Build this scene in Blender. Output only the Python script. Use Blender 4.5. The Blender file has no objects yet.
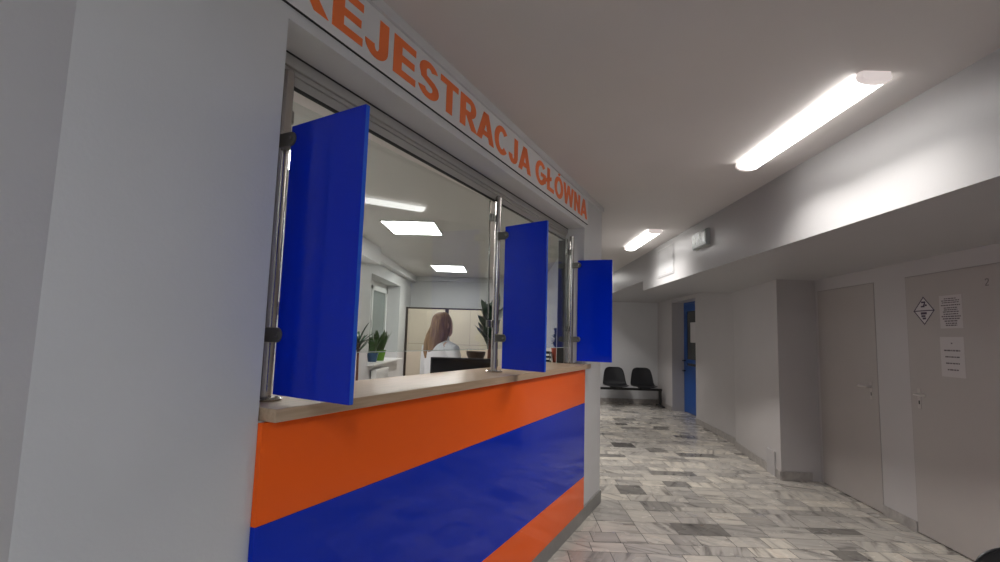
import bpy, bmesh, math, random
from mathutils import Vector, Matrix
from math import sin, cos, pi, radians as rad
random.seed(7)
SC = bpy.context.scene
COL = SC.collection

# ---------------------------------------------------------------- camera
F = 511.948; YAW = -.0147695; PITCH = .1042396; ROLL = .0289228; BETA = .4331229; EYE = 1.5
fw = Vector((sin(YAW)*cos(PITCH), cos(YAW)*cos(PITCH), sin(PITCH)))
rt = Vector((cos(YAW), -sin(YAW), 0)); up = rt.cross(fw)
rt2 = rt*cos(ROLL) + up*sin(ROLL); up2 = -rt*sin(ROLL) + up*cos(ROLL)
cam = bpy.data.cameras.new('camera'); cam.sensor_width = 36; cam.lens = F*36/1000; cam.clip_start = .05
co = bpy.data.objects.new('camera', cam); COL.objects.link(co)
m = Matrix((rt2, up2, -fw)).transposed().to_4x4(); m.translation = (0, 0, EYE); co.matrix_world = m
SC.camera = co
# ---------------------------------------------------------------- world, exposure, lamp strengths
w = bpy.data.worlds.new('world'); SC.world = w; w.use_nodes = True
w.node_tree.nodes['Background'].inputs[0].default_value = (.6, .7, .9, 1)
w.node_tree.nodes['Background'].inputs[1].default_value = .02
SC.view_settings.view_transform = 'Standard'; SC.view_settings.look = 'None'
SC.view_settings.gamma = 1; SC.view_settings.use_curve_mapping = False
SC.view_settings.exposure = 0.8
L_CORR = 5.0; W_CORR = 14.0       # corridor tubes
L_FILL = 54.0       # added fill tube behind the viewer
L_ROOM = 13       # ceiling panels in the reception room

# ---------------------------------------------------------------- materials
def mat(name, col, rough=.5, metal=0, spec=.5, bump=0, bscale=60, var=0, vscale=3, coat=0, emis=None, estr=0, coltwo=None):
    M = bpy.data.materials.new(name); M.use_nodes = True
    nt = M.node_tree; b = nt.nodes['Principled BSDF']
    b.inputs['Base Color'].default_value = (*col, 1); b.inputs['Roughness'].default_value = rough
    b.inputs['Metallic'].default_value = metal; b.inputs['Specular IOR Level'].default_value = spec
    b.inputs['Coat Weight'].default_value = coat; b.inputs['Coat Roughness'].default_value = .03
    tc = nt.nodes.new('ShaderNodeTexCoord')
    if var:
        n = nt.nodes.new('ShaderNodeTexNoise'); n.inputs['Scale'].default_value = vscale; n.inputs['Detail'].default_value = 5
        nt.links.new(tc.outputs['Object'], n.inputs['Vector'])
        r = nt.nodes.new('ShaderNodeMix'); r.data_type = 'RGBA'
        c2 = coltwo or tuple(c*(1-var) for c in col)
        r.inputs[6].default_value = (*col, 1); r.inputs[7].default_value = (*c2, 1)
        mr = nt.nodes.new('ShaderNodeMapRange'); mr.inputs[1].default_value = .3; mr.inputs[2].default_value = .7
        nt.links.new(n.outputs[0], mr.inputs[0]); nt.links.new(mr.outputs[0], r.inputs[0]); nt.links.new(r.outputs[2], b.inputs['Base Color'])
    if bump:
        n = nt.nodes.new('ShaderNodeTexNoise'); n.inputs['Scale'].default_value = bscale; n.inputs['Detail'].default_value = 4
        nt.links.new(tc.outputs['Object'], n.inputs['Vector'])
        bp = nt.nodes.new('ShaderNodeBump'); bp.inputs['Strength'].default_value = bump; bp.inputs['Distance'].default_value = .01
        nt.links.new(n.outputs[0], bp.inputs['Height']); nt.links.new(bp.outputs[0], b.inputs['Normal'])
    if emis:
        b.inputs['Emission Color'].default_value = (*emis, 1); b.inputs['Emission Strength'].default_value = estr
    return M

def glass_mat(name, tint=(.93, .96, .95), ior=1.5):
    M = bpy.data.materials.new(name); M.use_nodes = True; nt = M.node_tree; nt.nodes.clear()
    o = nt.nodes.new('ShaderNodeOutputMaterial'); mx = nt.nodes.new('ShaderNodeMixShader')
    t = nt.nodes.new('ShaderNodeBsdfTransparent'); t.inputs[0].default_value = (*tint, 1)
    g = nt.nodes.new('ShaderNodeBsdfGlossy'); g.inputs['Roughness'].default_value = 0.0
    f = nt.nodes.new('ShaderNodeFresnel'); f.inputs[0].default_value = ior
    ge = nt.nodes.new('ShaderNodeNewGeometry'); mi = nt.nodes.new('ShaderNodeMapRange'); mi.inputs[3].default_value = ior; mi.inputs[4].default_value = 1/ior   # same reflectance on both faces of the slab
    nt.links.new(ge.outputs['Backfacing'], mi.inputs[0]); nt.links.new(mi.outputs[0], f.inputs[0])
    nt.links.new(f.outputs[0], mx.inputs[0]); nt.links.new(t.outputs[0], mx.inputs[1]); nt.links.new(g.outputs[0], mx.inputs[2])
    nt.links.new(mx.outputs[0], o.inputs[0])
    return M

def wood_mat(name, c1, c2, rough=.25, scale=(2, 30, 30)):
    M = mat(name, c1, rough); nt = M.node_tree; b = nt.nodes['Principled BSDF']
    tc = nt.nodes.new('ShaderNodeTexCoord'); mp = nt.nodes.new('ShaderNodeMapping'); mp.inputs['Scale'].default_value = scale
    n = nt.nodes.new('ShaderNodeTexNoise'); n.inputs['Scale'].default_value = 2.5; n.inputs['Detail'].default_value = 8
    r = nt.nodes.new('ShaderNodeMix'); r.data_type = 'RGBA'; r.inputs[6].default_value = (*c1, 1); r.inputs[7].default_value = (*c2, 1)
    nt.links.new(tc.outputs['Object'], mp.inputs[0]); nt.links.new(mp.outputs[0], n.inputs['Vector'])
    mr = nt.nodes.new('ShaderNodeMapRange'); mr.inputs[1].default_value = .35; mr.inputs[2].default_value = .65
    nt.links.new(n.outputs[0], mr.inputs[0]); nt.links.new(mr.outputs[0], r.inputs[0]); nt.links.new(r.outputs[2], b.inputs['Base Color'])
    return M

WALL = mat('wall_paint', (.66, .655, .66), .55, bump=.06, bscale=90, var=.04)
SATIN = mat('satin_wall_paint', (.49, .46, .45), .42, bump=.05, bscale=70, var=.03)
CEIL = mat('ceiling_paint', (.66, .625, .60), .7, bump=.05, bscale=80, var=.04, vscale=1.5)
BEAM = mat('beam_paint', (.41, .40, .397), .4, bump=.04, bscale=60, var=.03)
SIGNB = mat('sign_board', (.74, .73, .74), .4)
ORANGE = mat('orange_gloss', (.98, .135, .014), .1, spec=.15)
ORANGEL = mat('orange_letter', (.95, .20, .045), .45)
BLUE = mat('blue_gloss', (.001, .028, .50), .06, spec=.15)
BLUEP = mat('blue_back_painted_glass', (.001, .022, .52), .04, spec=.34)
BLUEEDGE = mat('blue_glass_edge', (.02, .12, .70), .15)
STEEL = mat('brushed_steel', (.50, .475, .45), .17, metal=1, bump=.05, bscale=300)
CLIP = mat('dark_zinc', (.20, .195, .18), .35, metal=.8)
PVC = mat('grey_frame', (.40, .385, .365), .35)
GASKET = mat('black_gasket', (.01, .01, .01), .6)
GLASS = glass_mat('clear_glass')
OAK = wood_mat('light_oak_laminate', (.56, .405, .275), (.46, .325, .21), .3, (30, 2, 30))
OAKTOP = OAK
BEIGE = mat('cabinet_beige', (.60, .52, .42), .4, var=.05)
BROWN = mat('dark_brown_edge', (.035, .022, .015), .4)
WHITE = mat('white_plastic', (.75, .75, .74), .3)
DOORW = mat('door_white', (.42, .38, .355), .42, bump=.04, bscale=40, var=.04)
BASEB = mat('skirting_stone', (.42, .385, .36), .3, var=.35, vscale=14)
BASEG = mat('grey_skirting', (.24, .235, .225), .35, var=.15, vscale=14)
BLUEDOOR = mat('blue_door_paint', (.008, .075, .32), .3)
BLACKP = mat('black_plastic', (.014, .014, .016), .38, bump=.05, bscale=200)
BLACKM = mat('black_metal', (.012, .012, .012), .4)
TUBE = mat('lamp_diffuser', (.9, .9, .9), .4, emis=(1, .985, .96), estr=L_CORR)
TUBER = mat('fill_lamp_diffuser', (.9, .9, .9), .4, emis=(.84, .92, 1), estr=L_FILL)
CAPM = mat('lamp_cap_glow', (.75, .70, .69), .35, emis=(1, .88, .84), estr=.28)  # weak glow stands in for light reaching the pale translucent cap
PANEL = mat('panel_diffuser', (.9, .9, .9), .4, emis=(1, .985, .95), estr=L_ROOM)
PAPER = mat('paper', (.56, .53, .525), .6)
PAPERD = mat('paper_grey', (.53, .495, .485), .6)
INK = mat('ink', (.12, .10, .105), .6)
INKP = mat('dark_violet_ink', (.06, .04, .07), .6)
SKIN = mat('skin', (.55, .33, .24), .5)
COAT = mat('white_coat', (.72, .72, .74), .8, bump=.15, bscale=14)
HAIR = mat('brown_hair', (.16, .085, .045), .6, var=.5, vscale=30, coltwo=(.36, .21, .11), bump=.3, bscale=120)
TROUS = mat('dark_trousers', (.03, .035, .05), .8)
for nd in HAIR.node_tree.nodes:
    if nd.type == 'TEX_NOISE':
        mpn = HAIR.node_tree.nodes.new('ShaderNodeMapping'); mpn.inputs['Scale'].default_value = (2.2, 2.2, .12)
        src = nd.inputs['Vector'].links[0].from_socket; HAIR.node_tree.links.new(src, mpn.inputs[0]); HAIR.node_tree.links.new(mpn.outputs[0], nd.inputs['Vector'])
SHOE = mat('white_shoe', (.6, .6, .6), .5)
LEAF = mat('leaf_green', (.05, .13, .02), .35, var=.5, vscale=12)
LEAFD = mat('leaf_dark', (.018, .055, .028), .35, var=.3, vscale=10)
POTG = mat('green_pot', (.10, .24, .02), .25)
POTB = mat('blue_pot', (.03, .08, .16), .3)
POTT = mat('terracotta_pot', (.42, .08, .045), .5)
POTD = mat('dark_brown_pot', (.05, .03, .022), .4)
BARK = mat('coir_brown', (.13, .05, .035), .8, bump=.5, bscale=60)
SOIL = mat('soil', (.03, .02, .015), .9)
PANE = mat('frosted_pane', (.20, .23, .22), .3, var=.1, vscale=2)
DARKG = mat('dark_pane', (.05, .055, .055), .12)
SIGNG = mat('exit_sign_green', (.075, .115, .09), .3)
SIGNW = mat('exit_sign_white', (.52, .58, .54), .35)
SCREEN = mat('monitor_black', (.008, .008, .01), .3)

# ---------------------------------------------------------------- mesh helper
class MB:
    def __init__(s): s.bm = bmesh.new()
    def box(s, x0, x1, y0, y1, z0, z1):
        v = [s.bm.verts.new(p) for p in ((x0,y0,z0),(x1,y0,z0),(x1,y1,z0),(x0,y1,z0),(x0,y0,z1),(x1,y0,z1),(x1,y1,z1),(x0,y1,z1))]
        for f in ((0,3,2,1),(4,5,6,7),(0,1,5,4),(1,2,6,5),(2,3,7,6),(3,0,4,7)): s.bm.faces.new([v[i] for i in f])
        return s
    def prism(s, pts, z0, z1):           # pts in xy, extruded along z
        a = [s.bm.verts.new((x, y, z0)) for x, y in pts]; b = [s.bm.verts.new((x, y, z1)) for x, y in pts]
        n = len(pts); s.bm.faces.new(a[::-1]); s.bm.faces.new(b)
        for i in range(n): s.bm.faces.new([a[i], a[(i+1)%n], b[(i+1)%n], b[i]])
        return s
    def rings(s, rings, cap=True, closed=True):   # list of rings of 3-D points
        R = [[s.bm.verts.new(p) for p in r] for r in rings]
        n = len(R[0])
        for a, b in zip(R, R[1:]):
            for i in range(n if closed else n-1):
                s.bm.faces.new([a[i], a[(i+1)%n], b[(i+1)%n], b[i]])
        if cap and closed: s.bm.faces.new(R[0][::-1]); s.bm.faces.new(R[-1])
        return s
    def tube(s, pts, r, n=12):
        pts = [Vector(p) for p in pts]; rr = r if isinstance(r, (list, tuple)) else [r]*len(pts)
        out = []; pu = None
        for i, p in enumerate(pts):
            d = (pts[min(i+1, len(pts)-1)] - pts[max(i-1, 0)]).normalized()
            ref = pu or (Vector((0,0,1)) if abs(d.z) < .9 else Vector((1,0,0)))
            a = d.cross(ref).normalized(); b = a.cross(d); pu = b
            out.append([p + (a*cos(2*pi*k/n) + b*sin(2*pi*k/n))*rr[i] for k in range(n)])
        return s.rings(out)
    def lathe(s, prof, c=(0,0,0), n=24):
        return s.rings([[(c[0]+r*cos(2*pi*k/n), c[1]+r*sin(2*pi*k/n), c[2]+z) for k in range(n)] for r, z in prof])
    def build(s, name, m, parent=None, bevel=0, smooth=False, loc=None, rz=None, seg=2):
        bmesh.ops.recalc_face_normals(s.bm, faces=s.bm.faces)
        me = bpy.data.meshes.new(name); s.bm.to_mesh(me); s.bm.free()
        for mm in (m if isinstance(m, (list, tuple)) else [m]): me.materials.append(mm)
        if smooth:
            me.polygons.foreach_set('use_smooth', [True]*len(me.polygons))
        o = bpy.data.objects.new(name, me); COL.objects.link(o)
        if parent: o.parent = parent
        if loc: o.location = loc
        if rz is not None: o.rotation_euler = (0, 0, rz)
        if bevel:
            b = o.modifiers.new('bevel', 'BEVEL'); b.width = bevel; b.segments = seg; b.limit_method = 'ANGLE'; b.angle_limit = rad(40)
        elif smooth:
            e = o.modifiers.new('edge_split', 'EDGE_SPLIT'); e.split_angle = rad(45)
        return o

def tag(o, label=None, cat=None, group=None, kind=None):
    if label: o['label'] = label
    if cat: o['category'] = cat
    if group: o['group'] = group
    if kind: o['kind'] = kind
    return o
def thing(name, label, cat, loc=(0,0,0), rz=0, group=None):
    o = bpy.data.objects.new(name, None); COL.objects.link(o); o.location = loc; o.rotation_euler = (0, 0, rz)
    o.empty_display_size = .1
    return tag(o, label, cat, group)
def copy_tree(o, parent=None):
    c = o.copy(); COL.objects.link(c); c.parent = parent
    for ch in list(o.children): copy_tree(ch, c)
    return c
def struct(name, mb, m, **k): return tag(mb.build(name, m, **k), kind='structure')

# wall frame: local x = o (towards corridor), local y = s (along the reception wall), from the far corner
C0 = Vector((.898, 4.891, 0)); RZ = -BETA
U = Vector((sin(BETA), cos(BETA), 0)); N = Vector((cos(BETA), -sin(BETA), 0))
def WP(s, o, z=0): return C0 + U*s + N*o + Vector((0, 0, z))
def wthing(name, label, cat, s, o, z, group=None): return thing(name, label, cat, WP(s, o, z), RZ, group)
CZ = 2.75
SL, SR = -3.78, -.58         # opening
CT0, CT1 = 1.236, 1.274      # countertop
SOF = 2.44
TH = .24

# ================================================================= structure
# --- floor: marble tiles of random size, one mesh
def floor():
    bm = bmesh.new(); lay = bm.loops.layers.float_color.new('tile')
    X0, X1, Y0, Y1 = -2.8, 4.1, -4.1, 12.5
    forced = [((1.84, 7.35), (.02, .5)), ((2.0, 9.3), (.12, .3)), ((1.5, 4.25), (.22, .9)), ((2.2, 8.9), (.3, .2)), ((1.2, 6.0), (.75, .1))]
    def quad(a, b, c, d, col, mi, z):
        f = bm.faces.new([bm.verts.new((x, y, z)) for x, y in ((a, c), (b, c), (b, d), (a, d))]); f.material_index = mi
        for l in f.loops: l[lay] = col
    quad(X0, X1, Y0, Y1, (0, 0, 0, 1), 1, -.0015)
    g = .0028
    y = Y0
    rnd = random.Random(11)
    while y < Y1:
        d = rnd.choice([.17, .2, .2, .25, .3, .3]); y2 = min(y+d, Y1)
        x = X0 - rnd.random()*.3
        while x < X1:
            wd = rnd.choice([.2, .25, .3, .3, .4, .5]); x2 = x+wd
            a, b = max(x, X0), min(x2, X1)
            if b-a > .02:
                subs = [(a, b, y, y2)]
                if d >= .25 and rnd.random() < .35: subs = [(a, b, y, (y+y2)/2), (a, b, (y+y2)/2, y2)]
                elif b-a > .35 and rnd.random() < .5: subs = [(a, (a+b)/2, y, y2), ((a+b)/2, b, y, y2)]
                for q in subs:
                    tone = min(1, max(.25, rnd.gauss(.66, .16)))
                    if rnd.random() < .02: tone = .25
                    rot = rnd.choice([0, 1])
                    for (fx, fy), (t, rr) in forced:
                        if q[0] <= fx < q[1] and q[2] <= fy < q[3]: tone = t; rot = rr > .5
                    if q[1]-q[0] > 2*g: quad(q[0]+g, q[1]-g, q[2]+g, q[3]-g, (tone, float(rot), rnd.random(), rnd.random()), 0, 0)
            x = x2
        y = y2
    me = bpy.data.meshes.new('floor'); bm.to_mesh(me); bm.free()
    M = bpy.data.materials.new('marble_tiles'); M.use_nodes = True; nt = M.node_tree; b = nt.nodes['Principled BSDF']; L = nt.links.new
    at = nt.nodes.new('ShaderNodeAttribute'); at.attribute_name = 'tile'; sp = nt.nodes.new('ShaderNodeSeparateColor'); L(at.outputs['Color'], sp.inputs[0])
    tc = nt.nodes.new('ShaderNodeTexCoord')
    # seed offset + rotation
    ro = nt.nodes.new('ShaderNodeVectorRotate'); ro.rotation_type = 'Z_AXIS'
    an = nt.nodes.new('ShaderNodeMath'); an.operation = 'MULTIPLY_ADD'; an.inputs[1].default_value = 1.2; L(sp.outputs[1], an.inputs[0])
    an2 = nt.nodes.new('ShaderNodeMath'); an2.operation = 'MULTIPLY'; an2.inputs[1].default_value = .9; L(sp.outputs[2], an2.inputs[0]); L(an2.outputs[0], an.inputs[2])
    L(tc.outputs['Object'], ro.inputs['Vector']); L(an.outputs[0], ro.inputs['Angle'])
    of = nt.nodes.new('ShaderNodeCombineXYZ'); m3 = nt.nodes.new('ShaderNodeMath'); m3.operation = 'MULTIPLY'; m3.inputs[1].default_value = 57
    L(sp.outputs[2], m3.inputs[0]); L(m3.outputs[0], of.inputs[0]); L(m3.outputs[0], of.inputs[2])
    ad = nt.nodes.new('ShaderNodeVectorMath'); L(ro.outputs[0], ad.inputs[0]); L(of.outputs[0], ad.inputs[1])
    mp = nt.nodes.new('ShaderNodeMapping'); mp.inputs['Scale'].default_value = (.9, 7, 1); L(ad.outputs[0], mp.inputs[0])
    n1 = nt.nodes.new('ShaderNodeTexNoise'); n1.inputs['Scale'].default_value = 2.0; n1.inputs['Detail'].default_value = 4; n1.inputs['Distortion'].default_value = .35
    L(mp.outputs[0], n1.inputs['Vector'])
    vr = nt.nodes.new('ShaderNodeValToRGB'); e = vr.color_ramp.elements
    e[0].position = .30; e[0].color = (.20, .185, .175, 1); e[1].position = .44; e[1].color = (.45, .43, .40, 1)
    x = e.new(.60); x.color = (.54, .51, .47, 1); x = e.new(.75); x.color = (.47, .425, .38, 1)
    L(n1.outputs[0], vr.inputs[0])
    tr = nt.nodes.new('ShaderNodeValToRGB'); e = tr.color_ramp.elements
    e[0].position = 0; e[0].color = (.12, .11, .105, 1); e[1].position = 1; e[1].color = (1.35, 1.30, 1.2, 1)
    x = e.new(.3); x.color = (.5, .49, .48, 1); x = e.new(.55); x.color = (.92, .90, .88, 1)
    L(sp.outputs[0], tr.inputs[0])
    mu = nt.nodes.new('ShaderNodeMix'); mu.data_type = 'RGBA'; mu.blend_type = 'MULTIPLY'; mu.inputs[0].default_value = 1
    L(vr.outputs[0], mu.inputs[6]); L(tr.outputs[0], mu.inputs[7]); L(mu.outputs[2], b.inputs['Base Color'])
    b.inputs['Roughness'].default_value = .24
    n2 = nt.nodes.new('ShaderNodeTexNoise'); n2.inputs['Scale'].default_value = 5; L(tc.outputs['Object'], n2.inputs['Vector'])
    mr = nt.nodes.new('ShaderNodeMapRange'); mr.inputs[3].default_value = .16; mr.inputs[4].default_value = .36; L(n2.outputs[0], mr.inputs[0]); L(mr.outputs[0], b.inputs['Roughness'])
    me.materials.append(M); me.materials.append(mat('grout', (.09, .085, .08), .8))
    o = bpy.data.objects.new('floor', me); COL.objects.link(o); tag(o, kind='structure')
floor()
struct('ceiling', MB().box(-2.8, 4.1, -4.1, 12.5, CZ, CZ+.1), CEIL)

# --- reception wall (diagonal), opening left free
SC_ = -4.304
b = MB(); b.box(-TH, 0, SC_, SL, 0, CZ); b.box(-TH, 0, SR, 0, 0, CZ); b.box(-TH, 0, SL, SR, SOF, CZ); b.box(-TH, -.002, SL, SR, 0, CT0)
struct('wall_reception', b, WALL, loc=C0, rz=RZ)
K = WP(SC_, 0)
b = MB(); b.prism([(K.x, K.y), (K.x, -4.0), (K.x-.2, -4.0), (K.x-.2, K.y+.09)], 0, CZ); struct('wall_left', b, WALL)
struct('wall_rear', MB().box(-2.7, 4.0, -4.1, -4.0, 0, CZ), WALL)
b = MB(); b.prism([(C0.x, C0.y), (C0.x, 12.3), (C0.x-.1, 12.3), (C0.x-.1, C0.y+.02)], 0, CZ); struct('wall_divider', b, WALL)
struct('wall_back', MB().box(.8, 4.0, 12.3, 12.4, 0, CZ), WALL)
# --- right wall (door wall), following measured points
def rx(y): return 3.074 + .0722*y
b = MB()
RW = .12
DR = [(3.40, 4.385), (4.80, 5.79)]; DH = 2.085
def rseg(b, y0, y1, z0, z1, t=RW): b.prism([(rx(y0), y0), (rx(y1), y1), (rx(y1)+t, y1), (rx(y0)+t, y0)], z0, z1)
rseg(b, -4, DR[0][0], 0, CZ); rseg(b, DR[0][1], DR[1][0], 0, CZ); rseg(b, DR[1][1], 5.84, 0, CZ)
for a, c in DR: rseg(b, a, c, DH, CZ); 
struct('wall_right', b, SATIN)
XA = rx(5.84)
b = MB(); b.prism([(3.06, 5.84), (XA+.2, 5.84), (4.0, 7.5), (3.30, 7.5)], 0, CZ)
b.prism([(3.385, 7.5), (3.9, 7.5), (3.9, 9.6), (3.515, 9.6)], 0, CZ)
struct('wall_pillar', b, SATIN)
b = MB(); b.prism([(3.515, 9.6), (3.9, 9.6), (3.9, 11.05), (3.55, 11.05)], 2.29, CZ)
b.prism([(3.545, 11.05), (3.9, 11.05), (3.9, 12.3), (3.61, 12.3)], 0, CZ)
b.box(3.84, 3.9, 9.6, 11.05, 0, 2.3)
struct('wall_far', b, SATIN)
# --- beam and dropped soffit
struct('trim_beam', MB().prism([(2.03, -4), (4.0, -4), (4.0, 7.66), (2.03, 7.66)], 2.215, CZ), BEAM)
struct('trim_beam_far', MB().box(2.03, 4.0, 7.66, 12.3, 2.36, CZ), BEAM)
# --- reception room
b = MB(); b.box(-2.7, .8, 11.5, 11.6, 0, CZ); struct('wall_room_back', b, WALL)
XW = -2.17
b = MB(); b.box(-2.6, XW, 8.1, 10.33, 0, .95); b.box(-2.6, XW, 8.1, 10.33, 2.42, CZ)
b.box(-2.6, XW, 10.33, 11.5, 0, CZ); b.box(-2.6, XW, .8, 8.1, 0, CZ); b.box(-2.6, -2.5, 8.1, 10.33, 0, CZ)
struct('wall_window', b, WALL)
struct('wall_room_front', MB().box(-2.6, K.x-.2, .8, .9, 0, CZ), WALL)
b = MB(); b.box(XW, XW+.13, 7.66, 11.5, CZ-.13, CZ); b.box(XW, .8, 11.38, 11.5, CZ-.1, CZ); struct('trim_cove', b, WALL, bevel=.006)
b = MB(); b.box(XW, XW+.24, 5.9, 7.66, 2.50, CZ); struct('trim_duct', b, WALL, bevel=.006)

# baseboards
def rbase(name, pts, h, t, m):
    b = MB()
    for (x0, y0), (x1, y1) in pts:
        d = Vector((x1-x0, y1-y0)).normalized(); n = Vector((-d.y, d.x))
        b.prism([(x0, y0), (x1, y1), (x1+n.x*t, y1+n.y*t), (x0+n.x*t, y0+n.y*t)], .0005, h)
    return struct(name, b, m, bevel=.002)
rbase('baseboard_right', [((rx(-4), -4), (rx(DR[0][0]), DR[0][0])), ((rx(DR[0][1]), DR[0][1]), (rx(DR[1][0]), DR[1][0]))], .085, .012, BASEB)
rbase('baseboard_pillar', [((3.395, 5.84), (3.06, 5.84)), ((3.06, 5.84), (3.08, 5.98)), ((3.118, 6.24), (3.30, 7.5)), ((3.375, 7.4), (3.515, 9.6))], .095, .012, BASEB)
rbase('baseboard_far', [((3.54, 11.05), (3.61, 12.3)), ((3.61, 12.3), (.9, 12.3))], .09, .012, BASEB)
b = MB(); b.box(0, .014, SC_, 0, .0005, .11); b.prism([(0, 0), (.014, 0), (.006, .02), (0, .02)], .0005, .11); struct('baseboard_reception', b, BASEG, loc=C0, rz=RZ)
# pale thin block at the pillar foot, in the baseboard gap
b = MB(); b.prism([(3.083, 5.99), (3.117, 6.235), (3.100, 6.237), (3.066, 5.992)], 0.001, .27)
struct('trim_patch', b, mat('pale_patch', (.46, .435, .43), .5))

# ================================================================= reception front
t = wthing('counter_front', 'glossy orange and blue striped panelling beneath the reception countertop', 'counter front', (SL+SR)/2, 0, .0)
hw = (SR-SL)/2
for nm, z0, z1, mm, lab in (('upper_stripe_panel', .955, CT0-.001, ORANGE, 'glossy orange upper panel'), ('middle_stripe_panel', .36, .955, BLUE, 'glossy dark blue panel'), ('lower_stripe_panel', .112, .36, ORANGE, 'glossy orange lower panel')):
    tag(MB().box(.0005, .019, -hw, hw, z0+.0004, z1-.0004).build(nm, mm, t, bevel=.0012), lab)
MB().box(.0005, .0145, -hw, hw, .111, .112).build('bottom_rail', BASEG, t)
ct = wthing('countertop', 'light oak laminate countertop running the length of the reception window', 'countertop', (SL+SR)/2, 0, CT0)
b = MB(); y0 = -3.765-(SL+SR)/2; y1 = -.515-(SL+SR)/2
b.prism([(.05, y0), (.05, y1), (.001, y1), (.001, hw-.001), (-.36, hw-.001), (-.36, y0)], .0005, CT1-CT0)
b.build('slab', OAK, ct, bevel=.0025)

# window frame over the opening: grey head box and jamb with gaskets
hf = wthing('service_window_frame', 'grey metal head rail and jambs framing the top of the service window', 'window frame', (SL+SR)/2, -.2, CT1)
zt = SOF-CT1-.001
b = MB(); b.box(-.03, .05, -hw+.001, hw-.001, zt-.045, zt)       # outer step
b.box(-.03, .04, -hw+.001, hw-.001, zt-.062, zt-.045); b.build('head_rail', PVC, hf, bevel=.003)
b = MB(); b.box(.018, .032, -hw+.001, hw-.001, zt-.100, zt-.062); b.build('lower_rail', PVC, hf, bevel=.003)
MB().box(.022, .036, -hw+.001, hw-.001, zt-.108, zt-.100).build('gasket', GASKET, hf)
MB().box(.045, .052, -hw+.001, hw-.001, zt-.006, zt).build('shadow_gap_seal', GASKET, hf)
for sgn in (-1, 1):
    a, c = sorted((sgn*(hw-.001), sgn*(hw-.035)))
    MB().box(-.02, .045, a, c, .001, zt-.108).build('jamb', PVC, hf, bevel=.003)
    a, c = sorted((sgn*(hw-.035), sgn*(hw-.041)))
    MB().box(-.02, .038, a, c, .001, zt-.108).build('gasket', GASKET, hf)

# ---- sign
def P(pts, b, y, z, sx, sz, t0, t1):
    """polygon in glyph space (x right 0..1, y up 0..1) to sign plane (local y, z)"""
    a = [b.bm.verts.new((t0, y+px*sx, z+pz*sz)) for px, pz in pts]; c = [b.bm.verts.new((t1, y+px*sx, z+pz*sz)) for px, pz in pts]
    n = len(pts); b.bm.faces.new(a); b.bm.faces.new(c[::-1])
    for i in range(n): b.bm.faces.new([a[i], c[i], c[(i+1)%n], a[(i+1)%n]])
def arc(cx, cy, rx_, ry_, a0, a1, w, h, n=16):
    """ring segment as quads; w,h thickness in x and y"""
    out = []
    for i in range(n):
        p, q = a0+(a1-a0)*i/n, a0+(a1-a0)*(i+1)/n
        o = lambda a, k: (cx+(rx_-k*w)*cos(a), cy+(ry_-k*h)*sin(a))
        out.append([o(p, 0), o(q, 0), o(q, 1), o(p, 1)])
    return out
D = pi/180
def glyph(ch):
    """bold grotesque capitals; x in em units (advance ~.6-.9), y in 0..1 of cap height"""
    if ch == 'E': return [[(.07,0),(.27,0),(.27,1),(.07,1)], [(.27,0),(.63,0),(.63,.19),(.27,.19)], [(.27,.405),(.59,.405),(.59,.59),(.27,.59)], [(.27,.81),(.62,.81),(.62,1),(.27,1)]]
    if ch == 'T': return [[(.01,.81),(.60,.81),(.60,1),(.01,1)], [(.205,0),(.405,0),(.405,.81),(.205,.81)]]
    if ch == 'L': return [[(.07,0),(.27,0),(.27,1),(.07,1)], [(.27,0),(.60,0),(.60,.19),(.27,.19)]]
    if ch == 'Ł': return glyph('L') + [[(-.01,.29),(.40,.52),(.40,.70),(-.01,.47)]]
    if ch == 'N': return [[(.06,0),(.25,0),(.25,1),(.06,1)], [(.48,0),(.67,0),(.67,1),(.48,1)], [(.06,1),(.25,1),(.67,0),(.48,0)]]
    if ch == 'A': return [[(-.01,0),(.195,0),(.46,1),(.255,1)], [(.735,0),(.525,0),(.26,1),(.465,1)], [(.18,.19),(.54,.19),(.50,.37),(.22,.37)]]
    if ch == 'W': return [[(-.005,1),(.19,1),(.325,.0),(.165,0)], [(.165,0),(.325,.0),(.56,1),(.38,1)], [(.385,1),(.565,1),(.78,0),(.62,0)], [(.62,0),(.78,0),(.95,1),(.755,1)]]
    if ch == 'J': return [[(.30,.30),(.50,.30),(.50,1),(.30,1)]] + arc(.255, .31, .245, .33, 180*D, 360*D, .195, .19) 
    if ch == 'R': return [[(.07,0),(.27,0),(.27,1),(.07,1)], [(.27,.81),(.42,.81),(.42,1),(.27,1)], [(.27,.38),(.42,.38),(.42,.565),(.27,.565)]] + arc(.42, .69, .245, .31, -90*D, 90*D, .195, .185) + [[(.29,.40),(.48,.44),(.735,0),(.50,0)]]
    if ch == 'C': return arc(.37, .5, .34, .52, 40*D, 320*D, .195, .20, 26)
    if ch == 'O': return arc(.39, .5, .36, .52, 0, 360*D, .195, .20, 32)
    if ch == 'Ó': return glyph('O') + [[(.30,1.07),(.43,1.07),(.60,1.28),(.40,1.28)]]
    if ch == 'G': return arc(.40, .5, .37, .52, 40*D, 325*D, .195, .20, 28) + [[(.40,.37),(.75,.37),(.75,.545),(.40,.545)], [(.565,.10),(.75,.17),(.75,.40),(.565,.40)]]
    if ch == 'S': return arc(.33, .725, .27, .295, 22*D, 205*D, .19, .18, 14) + arc(.335, .28, .30, .30, -168*D, 30*D, .19, .18, 14) + [[(.062,.68),(.25,.70),(.27,.57),(.12,.48)], [(.12,.49),(.255,.60),(.51,.515),(.44,.33)], [(.43,.33),(.47,.525),(.585,.44),(.63,.32),(.44,.30)]]
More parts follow.
